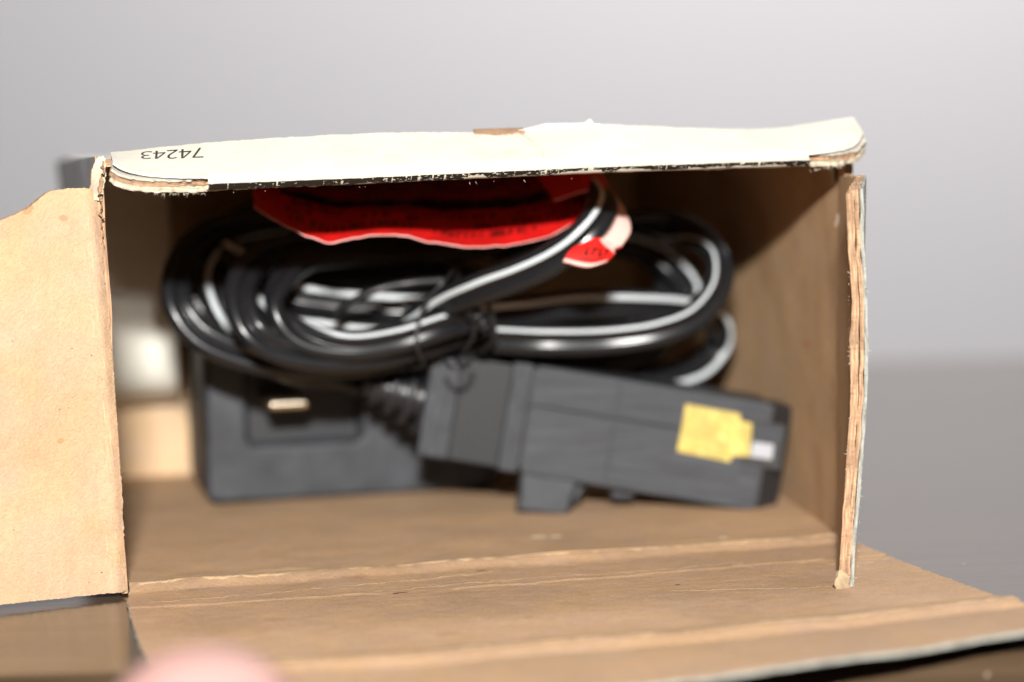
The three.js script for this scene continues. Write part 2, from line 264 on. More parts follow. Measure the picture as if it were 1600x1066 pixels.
// left flap, swung open
const left = part('left_flap', board({
  B: [[-42, 1.6, 9.5], [-21, 0.9, 5.6], [-0.6, 0.7, 0.9]], T: [[-42, 62.6, 12], [-18.2, 63.2, 5.5], [-14.1, 64.8, 4.2], [-10.5, 67.5, 3.2], [-6.9, 67.9, 2.2], [-3.8, 67.9, 1.5], [-2.2, 67.2, 1]], L: [[-42, 1.6, 9.5], [-42, 62.6, 12]],
  R: [[-0.2, 0.7, 0.9], [-0.2, 18.3, 1], [-0.6, 33.2, 1], [-1.1, 45.9, 1], [-1.7, 56.4, 1], [-2.2, 67.2, 1]], nu: 130, nv: 190, th: 1.1, texmm: [42.5, 68], seed: 29, warp: 0.28, jit: { R: 0.55, T: 0.3, B: 0.2 },
  bump: (s, t) => 0.5 * gauss((1 - s) * 42 - 2.2, 1.0) * (0.4 + 0.8 * vn(t * 22, 3)) - 0.35 * sm(0.965, 1, s) + 0.1 * (fbm(s * 42 * 1.2, t * 66 * 0.5, 3) - 0.5),
}), [mLeft, mWhite, mKraftPly], carton);
part('torn_corner', board({ B: [[-4.4, 65.8, 1.5], [-1.5, 65.4, 1.4]], T: [[-2.4, 72.6, 0.9], [-1.3, 73.3, 0.6]], L: [[-4.4, 65.8, 1.5], [-3.8, 68.5, 1.6], [-3.5, 70.6, 1.6], [-2.4, 72.6, 0.9]], R: [[-1.5, 65.4, 1.4], [-0.7, 70, 0.9], [-0.6, 71.6, 0.8], [-1.3, 73.3, 0.6]], nu: 24, nv: 40, th: 0.7, seed: 31, warp: 0.5, smooth: true, jit: { L: 0.3, R: 0.5, T: 0.4 } }), [mPalePly, mWhite, mKraftPly], left);
part('torn_corner', board({ B: [[-2.1, 58, 1.35], [-1.75, 58, 1.35]], T: [[-1.5, 72.2, 1.6], [-0.8, 72, 1.3]], L: [[-2.1, 58, 1.35], [-2.8, 64.8, 1.9], [-2.4, 69.6, 2.1], [-1.5, 72.2, 1.6]], R: [[-1.75, 58, 1.35], [-1.4, 64.6, 1.6], [-0.9, 69, 1.5], [-0.8, 72, 1.3]], nu: 20, nv: 40, th: 0.5, seed: 33, warp: 0.5, smooth: true, fine: 0.15, jit: { L: 0.3, R: 0.35, T: 0.4 } }), [mKraftPly, mKraftPly, mKraftPly], left);

// right flap, pointing at the viewer: four plies seen on their torn front edge
const right = new THREE.Group(); right.name = 'right_flap'; carton.add(right); bases.set(right, bases.get(carton));
{
  const inner = [[110.0, 0.5], [110.5, 5], [111.3, 14.1], [112.1, 23.3], [112.7, 29.5], [112.6, 37.7], [113.1, 46.9], [112.5, 54.1], [112.2, 64.4]], outer = [[112.9, 0.4], [113.0, 5.6], [114.2, 17], [115.1, 26], [115.6, 33], [115.9, 40], [115.6, 48], [115.4, 54], [115.3, 65]];
  const plies = [[0.0, 0.28, mKraftPly, 0.7, 0.0], [0.27, 0.24, mKraftPly, 0.9, 0.5], [0.53, 0.22, mKraftPly, 1.0, 0.2], [0.8, 0.2, mWhite, 0.5, 0.1]];
  plies.forEach(([f, w, m, j, back2], k) => {
    const line = inner.map(([x, y], i) => [x + (outer[i][0] - x) * f, y + (outer[i][1] - y) * f, 37.7 - back2 + (i === 0 ? 0.4 : 0)]);
    const hinge = [[W - 0.6 + k * 0.45, 0.8, 0.2], [W + 0.6 + k * 0.45, 66, 0.2]];
    const th = w * 3.0;
    part('paper_ply', board({ B: [hinge[0], [117.6 + k * 0.5, 0.6, 18], line[0]], T: [hinge[1], [122 + k * 0.4, 66.5, 18], line.at(-1)], L: hinge, R: line, nu: 60, nv: 150, th, seed: 41 + k, warp: 0.18, jit: { R: j, T: 0.8, B: 0.25 }, fine: 0.1, texmm: [60, 60], bump: (s, t) => 0.25 * sm(0.8, 1, s) * (fbm(t * 30, k * 3, 3) - 0.5) }), k === 0 ? [mKraft, mKraftPly, mKraftPly] : k === 3 ? [mKraftPly, mWhite, mGreyEdge] : m, right);
  });
part('torn_foot', board({ B: [[109.2, 0.4, 38.3], [112.8, 0.3, 38.5]], T: [[110.6, 4.2, 37.6], [112.6, 2.6, 37.7]], L: [[109.2, 0.4, 38.3], [109.0, 1.6, 38.4], [110.6, 4.2, 37.6]], R: [[112.8, 0.3, 38.5], [112.2, 1, 38.6], [112.6, 2.6, 37.7]], nu: 16, nv: 16, th: 1.0, seed: 47, warp: 0.5, smooth: true, fine: 0.3, jit: { L: 0.7, R: 0.9, B: 0.5, T: 1.0 } }), mFoot, right);
  part('paper_fibres', fibres([[[110.2, 1, 38], [112.4, 30, 37.9], [112.6, 64, 37.8]], [[113.2, 1, 38], [115.7, 40, 37.9], [115.4, 64, 37.8]]], 45, 0.7, 15, [-0.2, 0.1, 0.6]), mFibre, right, { kind: 'stuff' });
}
part('torn_paper', board({ B: [[W + 1.2, 64, -3], [W + 4.6, 64.6, -6]], T: [[W + 1.2, 71.5, -3], [W + 4.2, 70.8, -7]], nu: 16, nv: 24, th: 0.4, seed: 49, warp: 0.7, jit: { R: 1.2, T: 0.8, B: 0.8 } }), mPalePly, carton);

// top flap: printed cream skin over plies whose torn ends show at both corners, folded over along its front edge
const lipTex = (() => {
  const w = 2048, h = 256, c = mottled(w, h, 14, [208, 203, 188], 0.05, 0.01), g = c.getContext('2d'), r = rng(3);
  const X = (mmx) => mmx / 132 * w;
  for (let i = 0; i < 46; i++) { g.fillStyle = 'rgba(' + (r() < 0.6 ? '214,188,120' : '190,170,140') + ',' + (0.05 + 0.14 * r()) + ')'; g.beginPath(); g.ellipse(X(12 + 118 * r()), h * (0.1 + 0.8 * r()), 6 + 30 * r() * r(), 2 + 8 * r(), (r() - 0.5) * 0.4, 0, 7); g.fill(); }
  for (let i = 0; i < 60; i++) { g.fillStyle = 'rgba(140,125,100,' + (0.1 + 0.3 * r()) + ')'; g.beginPath(); g.ellipse(X(132 * r()), h * r(), 0.8 + r(), 0.6 + r(), 0, 0, 7); g.fill(); }
  // grazed corners
  for (let i = 0; i < 170; i++) { const rgt = r() < 0.6, x = rgt ? 122 + 9 * r() : 2 + 13 * r(), y = rgt ? 0.35 + 0.65 * r() : 0.72 + 0.28 * r(); g.fillStyle = 'rgba(' + (r() < 0.5 ? '150,140,120' : '226,214,190') + ',' + (0.12 + 0.3 * r()) + ')'; g.beginPath(); g.ellipse(X(x), h * y, 3 + 12 * r(), 1 + 3 * r(), -0.3 * rgt, 0, 7); g.fill(); }
  // crack in the print
  for (const [s, lw] of [['rgba(140,128,104,.75)', 4.6], ['rgba(250,250,244,.9)', 1.6]]) { g.strokeStyle = s; g.lineWidth = lw; g.beginPath(); g.moveTo(X(68.6), 0); g.lineTo(X(69.0), 60); g.lineTo(X(70.0), 118); g.lineTo(X(70.3), 160); g.lineTo(X(70), h); g.stroke(); }
  g.strokeStyle = 'rgba(190,180,160,.4)'; g.lineWidth = 1.6; g.beginPath(); g.moveTo(X(70), 118); g.lineTo(X(72), 104); g.lineTo(X(74.4), 112); g.stroke();
  g.beginPath(); g.moveTo(X(117.6), 40); g.quadraticCurveTo(X(118.2), 110, X(117.2), 190); g.stroke();
  // number, printed head down
  g.save(); g.translate(X(10.1), h * 0.33); g.rotate(Math.PI + 0.035); g.fillStyle = '#1a1917'; g.font = '54px sans-serif'; g.textAlign = 'center'; g.textBaseline = 'middle';
  const tw = g.measureText('74243').width; g.scale(X(10.4) / tw, 1.75); g.fillText('74243', 0, 0); g.lineWidth = 0.6; g.strokeStyle = '#23221f'; g.strokeText('74243', 0, 0); g.restore();
  const t = tex(c, true); t.wrapS = t.wrapT = THREE.ClampToEdgeWrapping; return t;
})();
const mLip = new THREE.MeshStandardMaterial({ map: lipTex, roughness: 0.42 });
const lipUp = [[-0.3, 73.3, -2], [16.4, 74.6, -2], [34.6, 75.3, -2], [49.8, 75.4, -2], [67.5, 75.2, -2], [81.1, 76.0, -2], [97.2, 75.1, -2], [113.6, 74.5, -2], [120.7, 75.2, -2], [129.9, 76.2, -2]];
const lipPly = [[-0.9, 71.2, 8], [0.8, 69.8, 9.2], [5.5, 68.9, 10], [14.5, 68.7, 10], [43.1, 69.3, 10], [75.5, 69.8, 10], [116.7, 69.9, 10], [122.3, 69.9, 9.6], [126.6, 70.5, 8.4], [129.4, 72.4, 5.2]];
const lipLo = [[-0.3, 71.8, 7.4], [1.6, 70.5, 8.8], [6, 69.5, 9.6], [14.5, 69.0, 10], [43.1, 69.3, 10], [75.5, 69.8, 10], [116.7, 70.0, 10], [121.8, 70.35, 9.5], [126.0, 71.3, 8.0], [128.9, 73.4, 4.6]];
const flap = new THREE.Group(); flap.name = 'top_flap'; flap.userData.label = 'cream printed flap along the top front edge'; carton.add(flap); bases.set(flap, bases.get(carton));
const shift = (l, n, dz = 0) => l.map(([x, y, z]) => [x, y - n * 0.86, z - n * 0.5 + dz]);
part('printed_paper', board({ B: lipLo, T: lipUp, nu: 260, nv: 24, th: 0.3, texmm: [132, 10.18], seed: 51, warp: 0, smooth: true, jit: { T: 0.3, L: 0.2, R: 0.5, B: 0.15 }, bump: (s, t) => -0.35 * gauss((s - 0.533) * 130, 0.45) + 0.18 * (fbm(s * 40, t * 3, 3) - 0.5) }), [mLip, mGreyPly, mWhite], flap);
[[0.42, 0.35, mGreyPly, 0.8, 0.1], [1.0, 0.7, mKraftPly, 1.0, -0.05], [1.95, 0.85, mPalePly, 0.9, 0.45]].forEach(([n, th, m, j, out], k) => {
  const lo = shift(lipPly, n).map(([x, y, z], i) => [x, y, z + (i > 2 && i < 7 ? -0.6 : out)]), up = shift(lipUp, n + 0.25, 0.2);
  part('paper_ply', board({ B: lo, T: up, nu: 260, nv: 16, th, seed: 55 + k, warp: 0, smooth: true, jit: { B: j, L: 0.6, R: 0.8 } }), m, flap);
});
// torn back edge of the flap: bare board shows where the print has come away
for (const [x0, x1, y] of [[60.8, 69.6, 75.35]]) part('bare_board', board({ B: [[x0, y - 0.75, -0.6], [(x0 + x1) / 2, y - 1.1, -0.1], [x1, y - 0.7, -0.6]], T: [[x0, y + 0.05, -2.2], [x1, y + 0.15, -2.3]], nu: 40, nv: 8, th: 0.3, seed: 61, warp: 0.2, smooth: true, jit: { B: 0.4 } }).translate(0, 0.22, 0.1), mKraftPly, flap);
part('torn_paper', board({ B: [[68.5, 75.2, -1.4], [83, 75.8, -1.4]], T: [[68.9, 75.3, -2.6], [74, 76.3, -2.8], [80.6, 76.1, -2.6], [81.6, 76.9, -2.7], [82.2, 76.0, -2.6], [83.5, 75.7, -2.6]], nu: 60, nv: 10, th: 0.25, seed: 63, warp: 0.2, jit: { T: 0.3 } }), mWhite, flap);
// the folded-over edge with its worn black line
const foldTex = (() => {
  const w = 2048, h = 128, c = mottled(w, h, 15, [208, 203, 188], 0.06, 0.02), g = c.getContext('2d'), r = rng(11);
  const id = g.getImageData(0, 0, w, h), d = id.data;
  for (let x = 0; x < w; x++) {
    const worn = 0.5 * fbm(x * 0.03, 4, 4) + 0.5 * vn(x * 0.012, 9), dense = sm(330, 700, x) * (0.55 + 0.45 * vn(x * 0.006, 31));
    const top = h * (0.47 + 0.02 * fbm(x * 0.02, 1, 2)), bot = h * (0.93 - 0.33 * dense * sm(0.32, 0.62, worn) - 0.05 * vn(x * 0.11, 2));
    const gap = vn(x * 0.045, 17) > 0.86 + 0.1 * vn(x * 0.01, 3) || (vn(x * 0.16, 23) > 0.93);
    for (let y = 0; y < h; y++) { if (y < top || y > bot) continue; const speck = fbm(x * 0.11, y * 0.13, 3) > 0.76 - 0.16 * dense * (y / h); if ((gap && fbm(x * 0.09, y * 0.07 + 8, 2) > 0.35) || speck) continue; const k = (y * w + x) * 4; d[k] = 22; d[k + 1] = 21; d[k + 2] = 22; }
  }
  g.putImageData(id, 0, 0);
  const t = tex(c, true); t.wrapS = t.wrapT = THREE.ClampToEdgeWrapping; return t;
})();
{
  // swept profile: leaves the skin, rounds over, drops to the under side
  const nx = 220, prof = [[0.25, -1.2], [0.28, -0.2], [0.08, 0.42], [-0.45, 0.72], [-1.2, 0.7], [-1.9, 0.5], [-2.45, 0.1], [-2.75, -0.8], [-2.8, -3]], vAt = [0, 0.12, 0.24, 0.36, 0.54, 0.74, 0.9, 0.97, 1];
  const lo = resample(lipLo.slice(3, 7), nx, true), pos = [], uv = [], idx = [], n = prof.length;
  for (let i = 0; i <= nx; i++) for (let k = 0; k < n; k++) {
    const p = lo[i], wob = 0.16 * (fbm(i * 0.2, k * 0.4, 3) - 0.5), [a, b] = prof[k];   // a along the flap's normal, b outward along the flap
    pos.push(p.x + (i === 0 ? 0.3 * (vn(k * 1.3, 3) - 0.5) : i === nx ? 0.8 * (vn(k * 1.3, 5) - 0.5) : 0), p.y + a * 0.86 - b * 0.45 + wob, p.z + a * 0.47 + b * 0.86 + wob); uv.push(i / nx, 1 - vAt[k]);
  }
  for (let i = 0; i < nx; i++) for (let k = 0; k < n - 1; k++) { const a = i * n + k; idx.push(a, a + 1, a + n, a + 1, a + n + 1, a + n); }
  const g = new THREE.BufferGeometry(); g.setAttribute('position', new THREE.Float32BufferAttribute(pos, 3)); g.setAttribute('uv', new THREE.Float32BufferAttribute(uv, 2)); g.setIndex(idx); g.computeVertexNormals();
  part('folded_edge', g, new THREE.MeshStandardMaterial({ map: foldTex, roughness: 0.5, side: THREE.DoubleSide }), flap, { label: 'folded edge with a worn black printed line' });
}
part('paper_fibres', mergeGeometries([fibres([[[0, 68.6, 9.4], [6, 66.6, 9.6], [14.5, 66.4, 9.4]], [[117, 67.2, 9.3], [123, 67.8, 8.8], [128, 69.4, 6.6]]], 50, 0.9, 25), fibres([[[14.5, 66.4, 9], [60, 66.9, 9], [117, 67.3, 9]]], 9, 0.9, 26)]), mFibre, flap, { kind: 'stuff' });

// ---------------------------------------------------------------- black plastic things inside
const plasticBump = (() => { const c = canvasOf(512, 512), g = c.getContext('2d'), id = g.createImageData(512, 512), r = rng(55); for (let k = 0; k < id.data.length; k += 4) { const v = 90 + 110 * r(); id.data[k] = id.data[k + 1] = id.data[k + 2] = v; id.data[k + 3] = 255; } g.putImageData(id, 0, 0); return tex(c); })();
const plasticMap = tex(mottled(512, 512, 41, [50, 53, 58], 0.4, 0.02, (g, r) => { for (let i = 0; i < 60; i++) { g.strokeStyle = 'rgba(120,124,130,' + 0.3 * r() + ')'; g.lineWidth = 0.6 + r(); g.beginPath(); const x = 512 * r(), y = 512 * r(); g.moveTo(x, y); g.lineTo(x + 60 * (r() - 0.5), y + 30 * (r() - 0.5)); g.stroke(); } for (let i = 0; i < 50; i++) { g.fillStyle = 'rgba(170,168,165,' + 0.5 * r() + ')'; g.beginPath(); g.arc(512 * r(), 512 * r(), 0.6 + 1.2 * r(), 0, 7); g.fill(); } }), true);
const plastic = (rough, k) => { const m = plasticMap.clone(), b = plasticBump.clone(); m.repeat.set(k, k); b.repeat.set(k * 1.6, k * 1.6); return new THREE.MeshStandardMaterial({ map: m, bumpMap: b, bumpScale: 0.00005, roughness: rough }); };
const mPlug = plastic(0.52, 0.02), mPlugBox = plastic(0.52, 1), mAdapter = plastic(0.56, 0.018), mDark = std(0.012, 0.012, 0.013, 0.5), mRubber = std(0.022, 0.022, 0.025, 0.36);

// charger: wall plug body with its prongs towards the viewer
{
  const t = thing('power_adapter', 'black wall plug charger block standing on the carton floor behind the connector', 'power adapter', [51, 0.7, -100]);
  const rr = (x0, y0, x1, y1, r, P = THREE.Shape) => { const s = new P(); s.moveTo(x0 + r, y0); s.lineTo(x1 - r, y0); s.absarc(x1 - r, y0 + r, r, -Math.PI / 2, 0); s.lineTo(x1, y1 - r); s.absarc(x1 - r, y1 - r, r, 0, Math.PI / 2); s.lineTo(x0 + r, y1); s.absarc(x0 + r, y1 - r, r, Math.PI / 2, Math.PI); s.lineTo(x0, y0 + r); s.absarc(x0 + r, y0 + r, r, Math.PI, Math.PI * 1.5); return s; };
  const front = rr(20.6, 0.9, 81, 47, 2.6); front.holes.push(rr(29.5, 12.8, 52.4, 44, 1.6, THREE.Path));
  part('front_cover', new THREE.ExtrudeGeometry(front, { depth: 4.4, bevelEnabled: true, bevelThickness: 1.7, bevelSize: 1.3, bevelOffset: -1.3, bevelSegments: 5, curveSegments: 12 }).translate(0, 0, -86.2), mAdapter, t);
  part('housing', new THREE.ExtrudeGeometry(rr(20.6, 0.9, 81, 47, 2.6), { depth: 32, bevelEnabled: true, bevelThickness: 0.8, bevelSize: 0.5, bevelOffset: -0.5, bevelSegments: 3 }).translate(0, 0, -119.4), mAdapter, t);
  part('prong_socket', new THREE.ExtrudeGeometry(rr(29.0, 12.3, 52.9, 44.5, 1.6), { depth: 1.6, bevelEnabled: false }).translate(0, 0, -86.7), std(0.016, 0.018, 0.021, 0.5), t);
  const metal = std(0.9, 0.79, 0.62, 0.26, { metalness: 1 });
  for (const y of [22.4, 35.1]) {
    const g = new RoundedBoxGeometry(8.2, 2.0, 20, 6, 0.98).translate(36, y, -76);
    part('prong', g, metal, t);
  }
}

// connector: rectangular battery plug lying tilted in front
const U = new THREE.Vector3(0.95598, -0.18605, 0.22689), V = new THREE.Vector3(0.18742, 0.98215, 0.01571), N3 = new THREE.Vector3(-0.22577, 0.0275, 0.97379), O3 = new THREE.Vector3(59.2, 12.5, -52);
const plugM = new THREE.Matrix4().makeBasis(U, V, N3).setPosition(O3);
const plugPt = (u, v, w) => new THREE.Vector3(u, v, w).applyMatrix4(plugM).toArray();
{
  const t = thing('battery_connector', 'dark grey rectangular connector plug with a yellow contact, resting on the carton floor', 'connector', [92, 0, -55]);
  const blk = (name, u0, u1, v0, v1, w0, w1, m, bev = 0.5, parent = t) => part(name, new RoundedBoxGeometry(u1 - u0, v1 - v0, w1 - w0, 3, bev).translate((u0 + u1) / 2, (v0 + v1) / 2, (w0 + w1) / 2).applyMatrix4(plugM), m, parent);
  blk('rear_collar', -0.8, 5.6, 0.1, 20.2, -17, -0.3, mPlugBox, 0.8);
  blk('grip_band', 5.2, 15.4, 0.4, 20.6, -16.6, -1.0, mDark, 0.4);
  const ribs = []; for (let i = 0; i < 13; i++) ribs.push(new RoundedBoxGeometry(0.42, 20.4, 16.4, 2, 0.15).translate(5.9 + i * 0.74, 10.5, -8.7).applyMatrix4(plugM));
  part('grip_ribs', mergeGeometries(ribs), std(0.02, 0.021, 0.023, 0.55), t);
  blk('collar_ring', 15.2, 19.3, -0.1, 21.4, -17.2, -0.1, mPlugBox, 0.5);
  blk('core', 18, 65.2, 0.8, 20.6, -16.5, -1.2, mDark, 0.3);
  // front half: chamfered nose; upper and lower shell part at a shallow seam
  const shell = (name, v0, v1, cut) => {
    const s = new THREE.Shape(); s.moveTo(20.0, 0); s.lineTo(65.4, 0); s.lineTo(65.4, -17); s.lineTo(20.0, -17); s.closePath();
    let g = new THREE.ExtrudeGeometry(s, { depth: v1 - v0 - 0.7, bevelEnabled: true, bevelThickness: 0.35, bevelSize: 0.5, bevelOffset: -0.5, bevelSegments: 3 });
    g.rotateX(-Math.PI / 2); g.scale(1, 1, -1);
    const p = g.attributes.position; for (let i = 0; i < p.count; i += 3) { const a = new THREE.Vector3().fromBufferAttribute(p, i + 1), b = new THREE.Vector3().fromBufferAttribute(p, i + 2); p.setXYZ(i + 1, b.x, b.y, b.z); p.setXYZ(i + 2, a.x, a.y, a.z); }
    g.translate(0, v0 + 0.35, 0); g.computeVertexNormals(); g.applyMatrix4(plugM);
    return part(name, g, mPlugBox2, t);
  };
  const mPlugBox2 = plastic(0.5, 0.03), mNose = std(0.022, 0.023, 0.026, 0.5);
  {
    const s = new THREE.Shape([[65.0, -0.9], [66.3, -0.5], [70.7, -5], [70.3, -13], [65.0, -13]].map((p) => new THREE.Vector2(...p)));
    const g = new THREE.ExtrudeGeometry(s, { depth: 19.4, bevelEnabled: true, bevelThickness: 0.8, bevelSize: 0.8, bevelOffset: -0.8, bevelSegments: 4 });
    g.rotateX(Math.PI / 2).translate(0, 20.3, 0); part('end_cap', g.applyMatrix4(plugM), mNose, t);
  }
  shell('lower_shell', 0, 13.4); shell('upper_shell', 13.5, 21.4);
  blk('mould_line', 36.0, 36.5, 0.6, 20.9, -1, 0.1, mPlugBox, 0.1);
  blk('mould_line', 18.4, 48.5, 13.2, 13.55, -1, 0.06, mPlugBox, 0.1);
  // contacts at the nose
  const poly = (name, pts, w0, d, m, bev = 0.12) => part(name, new THREE.ExtrudeGeometry(new THREE.Shape(pts.map((p) => new THREE.Vector2(...p))), { depth: d, bevelEnabled: true, bevelThickness: bev, bevelSize: bev, bevelOffset: -bev, bevelSegments: 2 }).translate(0, 0, w0).applyMatrix4(plugM), m, t);
  const brassMap = tex(mottled(256, 256, 61, [192, 172, 92], 0.16, 0.02, (g, r) => { for (let i = 0; i < 24; i++) { g.fillStyle = r() < 0.5 ? 'rgba(255,246,170,.3)' : 'rgba(214,160,60,.25)'; g.beginPath(); g.ellipse(256 * r(), 256 * r(), 4 + 26 * r(), 3 + 14 * r(), r() * 3, 0, 7); g.fill(); } }), true);
  brassMap.repeat.set(0.08, 0.08);
  poly('yellow_contact', [[49.1, 9.2], [59.6, 8.8], [59.8, 10.1], [63.2, 10.5], [62.6, 17.0], [60.4, 17.0], [59.9, 18.4], [49.2, 18.6]], -0.2, 0.55, new THREE.MeshStandardMaterial({ map: brassMap, roughness: 0.38, metalness: 0.25 }));
  poly('contact_slot', [[61.6, 8.6], [69.5, 8.7], [69.2, 17.6], [61.0, 17.6]], -1.0, 1.05, mDark, 0.1);
  poly('contact_slot', [[63.0, 13.7], [68.8, 13.9], [68.6, 16.8], [62.9, 16.7]], -0.9, 1.2, mPlugBox, 0.1);
  poly('metal_contact', [[63.2, 10.4], [67.6, 10.5], [67.5, 13.6], [63.2, 13.5]], -0.6, 0.95, std(0.4, 0.41, 0.44, 0.4, { metalness: 0.8 }));
  poly('latch_tab', [[19.9, 1.2], [31.3, 1.4], [30.6, -6.4], [29.6, -7.2], [20.2, -7.5]], -8, 6.6, mPlugBox2, 0.9);
  poly('latch_tab', [[30.8, 1.2], [33.6, 0.8], [32.0, -4.0], [30.8, -5.4]], -9, 4.6, mPlugBox2, 0.4);
  poly('foot', [[37.1, 1], [43.6, 1], [42.4, -1.9], [38.4, -2.5]], -9, 5.5, mPlugBox, 0.4);
  // ribbed strain relief: rings round a tapering sleeve
  const a = new THREE.Vector3(...plugPt(0.2, 10.5, -8)), b = new THREE.Vector3(50.0, 27.0, -60), dir = b.clone().sub(a), len = dir.length();
  const q = new THREE.Quaternion().setFromUnitVectors(new THREE.Vector3(0, 1, 0), dir.clone().normalize());
  const put = (g) => g.applyQuaternion(q).translate(a.x, a.y, a.z);
  const sleeve = part('strain_relief', put(new THREE.LatheGeometry([[4.4, 0], [4.2, 1], [2.6, len * 0.9], [2.2, len]].map((p) => new THREE.Vector2(...p)), 28)), mRubber, t);
  for (let i = 0; i < 4; i++) { const y = 0.8 + i * (len - 1) / 4, r = 7.2 - i * 1.1; part('rib', put(new THREE.LatheGeometry([[r - 2.4, y], [r - 0.3, y], [r, y + 0.35], [r, y + 1.2], [r - 0.3, y + 1.55], [r - 2.4, y + 1.55]].map((p) => new THREE.Vector2(...p)), 30)), mRubber, sleeve); }
}

// ---------------------------------------------------------------- twin cord, coiled
const CORD = { r: 1.62, c: 1.5 };
function frames(pts, n, twist) {
  const curve = new THREE.CatmullRomCurve3(pts.map((p) => new THREE.Vector3(...p)), false, 'centripetal'), P = curve.getSpacedPoints(n), out = [];
  let prev = null;
  for (let i = 0; i <= n; i++) {
    const T = P[Math.min(n, i + 1)].clone().sub(P[Math.max(0, i - 1)]).normalize();
    let S = new THREE.Vector3(0, 0, 1).cross(T); const l = S.length();
    if (prev) { const pr = prev.clone().addScaledVector(T, -prev.dot(T)).normalize(); S = l > 1e-4 ? S.normalize().multiplyScalar(sm(0.25, 0.6, l)).addScaledVector(pr, 1.001 - sm(0.25, 0.6, l)) : pr; if (S.dot(pr) < 0) S.negate(); }
    S.addScaledVector(T, -S.dot(T)).normalize(); prev = S.clone();
    const F = T.clone().cross(S).normalize();   // faces the viewer
    const a = typeof twist === 'function' ? twist(i / n) : twist, wide = S.clone().multiplyScalar(Math.cos(a)).addScaledVector(F, Math.sin(a)), face = F.clone().multiplyScalar(Math.cos(a)).addScaledVector(S, -Math.sin(a));
    out.push([P[i], wide, face, T]);
  }
  return out;
}
function sweep(fr, ring, closed) {
  const pos = [], idx = [], m = ring.length;
  for (const [p, w, f] of fr) for (const [a, b] of ring) pos.push(p.x + w.x * a + f.x * b, p.y + w.y * a + f.y * b, p.z + w.z * a + f.z * b);
  for (let i = 0; i + 1 < fr.length; i++) for (let k = 0; k < (closed ? m : m - 1); k++) { const a = i * m + k, b = i * m + (k + 1) % m; idx.push(a, a + m, b, b, a + m, b + m); }
  if (closed) for (const [o, s] of [[0, 1], [(fr.length - 1) * m, -1]]) for (let k = 1; k < m - 1; k++) s > 0 ? idx.push(o, o + k, o + k + 1) : idx.push(o, o + k + 1, o + k);
  const g = new THREE.BufferGeometry(); g.setAttribute('position', new THREE.Float32BufferAttribute(pos, 3)); g.setIndex(idx); g.computeVertexNormals();
  return g;
}
const ring8 = (() => {   // figure-eight outline, anticlockwise seen along the cord
  const { r, c } = CORD, out = [], web = 2.55;
  for (let k = 0; k <= 14; k++) { const a = -web + 2 * web * k / 14; out.push([c + r * Math.cos(a), r * Math.sin(a)]); }
  for (let k = 0; k <= 14; k++) { const a = Math.PI - web + 2 * web * k / 14; out.push([-c + r * Math.cos(a), r * Math.sin(a)]); }
  return out;
})();
const stripeRing = (lobe, mid, half) => { const out = []; for (let k = 0; k <= 6; k++) { const a = mid - half * 0.85 + 1.7 * half * k / 6; out.push([lobe * CORD.c + (CORD.r + 0.05) * Math.cos(a), (CORD.r + 0.05) * Math.sin(a)]); } return out; };
const mCord = new THREE.MeshPhysicalMaterial({ color: new THREE.Color().setRGB(0.010, 0.011, 0.013), roughness: 0.27 });
const mStripe = std(0.5, 0.54, 0.56, 0.5, { side: THREE.DoubleSide });
const cord = thing('twin_flex_cable', 'black twin flex with a white stripe, coiled in loops above the connector inside the carton', 'cable', [70, 22, -55]);
function strand(pts, twist, lobe, mid, half = 0.36, n) {
  const fr = frames(pts, n || pts.length * 12, twist), s = part('cord_loop', sweep(fr, ring8, true), mCord, cord);
  if (lobe) part('white_stripe', sweep(fr, stripeRing(lobe, mid, half), false), mStripe, s);
}
const H = Math.PI / 2;
strand([[57, 39, -45], [62, 43.6, -36], [66.8, 46.5, -28], [72.8, 49.2, -22], [78, 52, -18], [82.4, 55.3, -15.5], [86, 58.8, -16], [88.4, 62, -20], [88.4, 65, -30], [85, 66.3, -42]], 0.25, 1, 1.25, 0.36);
strand([[72.6, 35.8, -44], [81.7, 35.3, -40], [93.7, 35.2, -38], [103.3, 36.4, -36], [110.4, 38.9, -36], [115.6, 43.8, -38], [117.6, 48.9, -42], [116.8, 52.8, -50], [112.7, 55.4, -58], [107, 56.6, -62], [99.3, 56.5, -66], [87.8, 54.3, -68], [74.5, 51.8, -68], [60.7, 51.2, -64], [47, 51.7, -58], [38, 51.2, -52], [32.9, 48.1, -46], [31, 43.6, -42], [34.4, 38.9, -40], [43.3, 36.3, -38], [53, 37.0, -38], [61.5, 39.2, -38], [69, 40.6, -41]], (t) => 0.3 - 2.3 * sm(0.30, 0.42, t) * (1 - sm(0.76, 0.88, t)), 1, 1.0, 0.22, 320);
strand([[69, 40.4, -43], [80.3, 40.6, -45], [89.2, 41.2, -46], [102.3, 40.7, -47], [113.6, 39.2, -50], [121.3, 35.7, -55], [123, 30.7, -60], [119, 26.6, -60], [110, 24.4, -60], [100.9, 22.6, -62]], 0.2, 1, 1.35, 0.4);
strand([[73.8, 36.7, -52], [84.2, 38, -51], [93.3, 38.3, -51], [103.6, 36.6, -51], [114.8, 36.7, -55]], 0.3, 1, 1.5, 0.36);
strand([[80, 46.5, -72], [89.5, 49.6, -70], [103.3, 52, -67], [110.3, 50.2, -65], [115, 46.6, -63], [118, 41.7, -63], [114, 37.3, -62], [100, 34, -60], [84, 33, -58]], 0.3, 1, 1.3, 0.3);
strand([[24, 53, -66], [30, 49.7, -63], [35.8, 45.2, -60], [44.4, 43.2, -59], [54.2, 42, -58], [66.1, 41, -55], [71.7, 40.7, -50]], 0.25, 1, 1.2, 0.38);
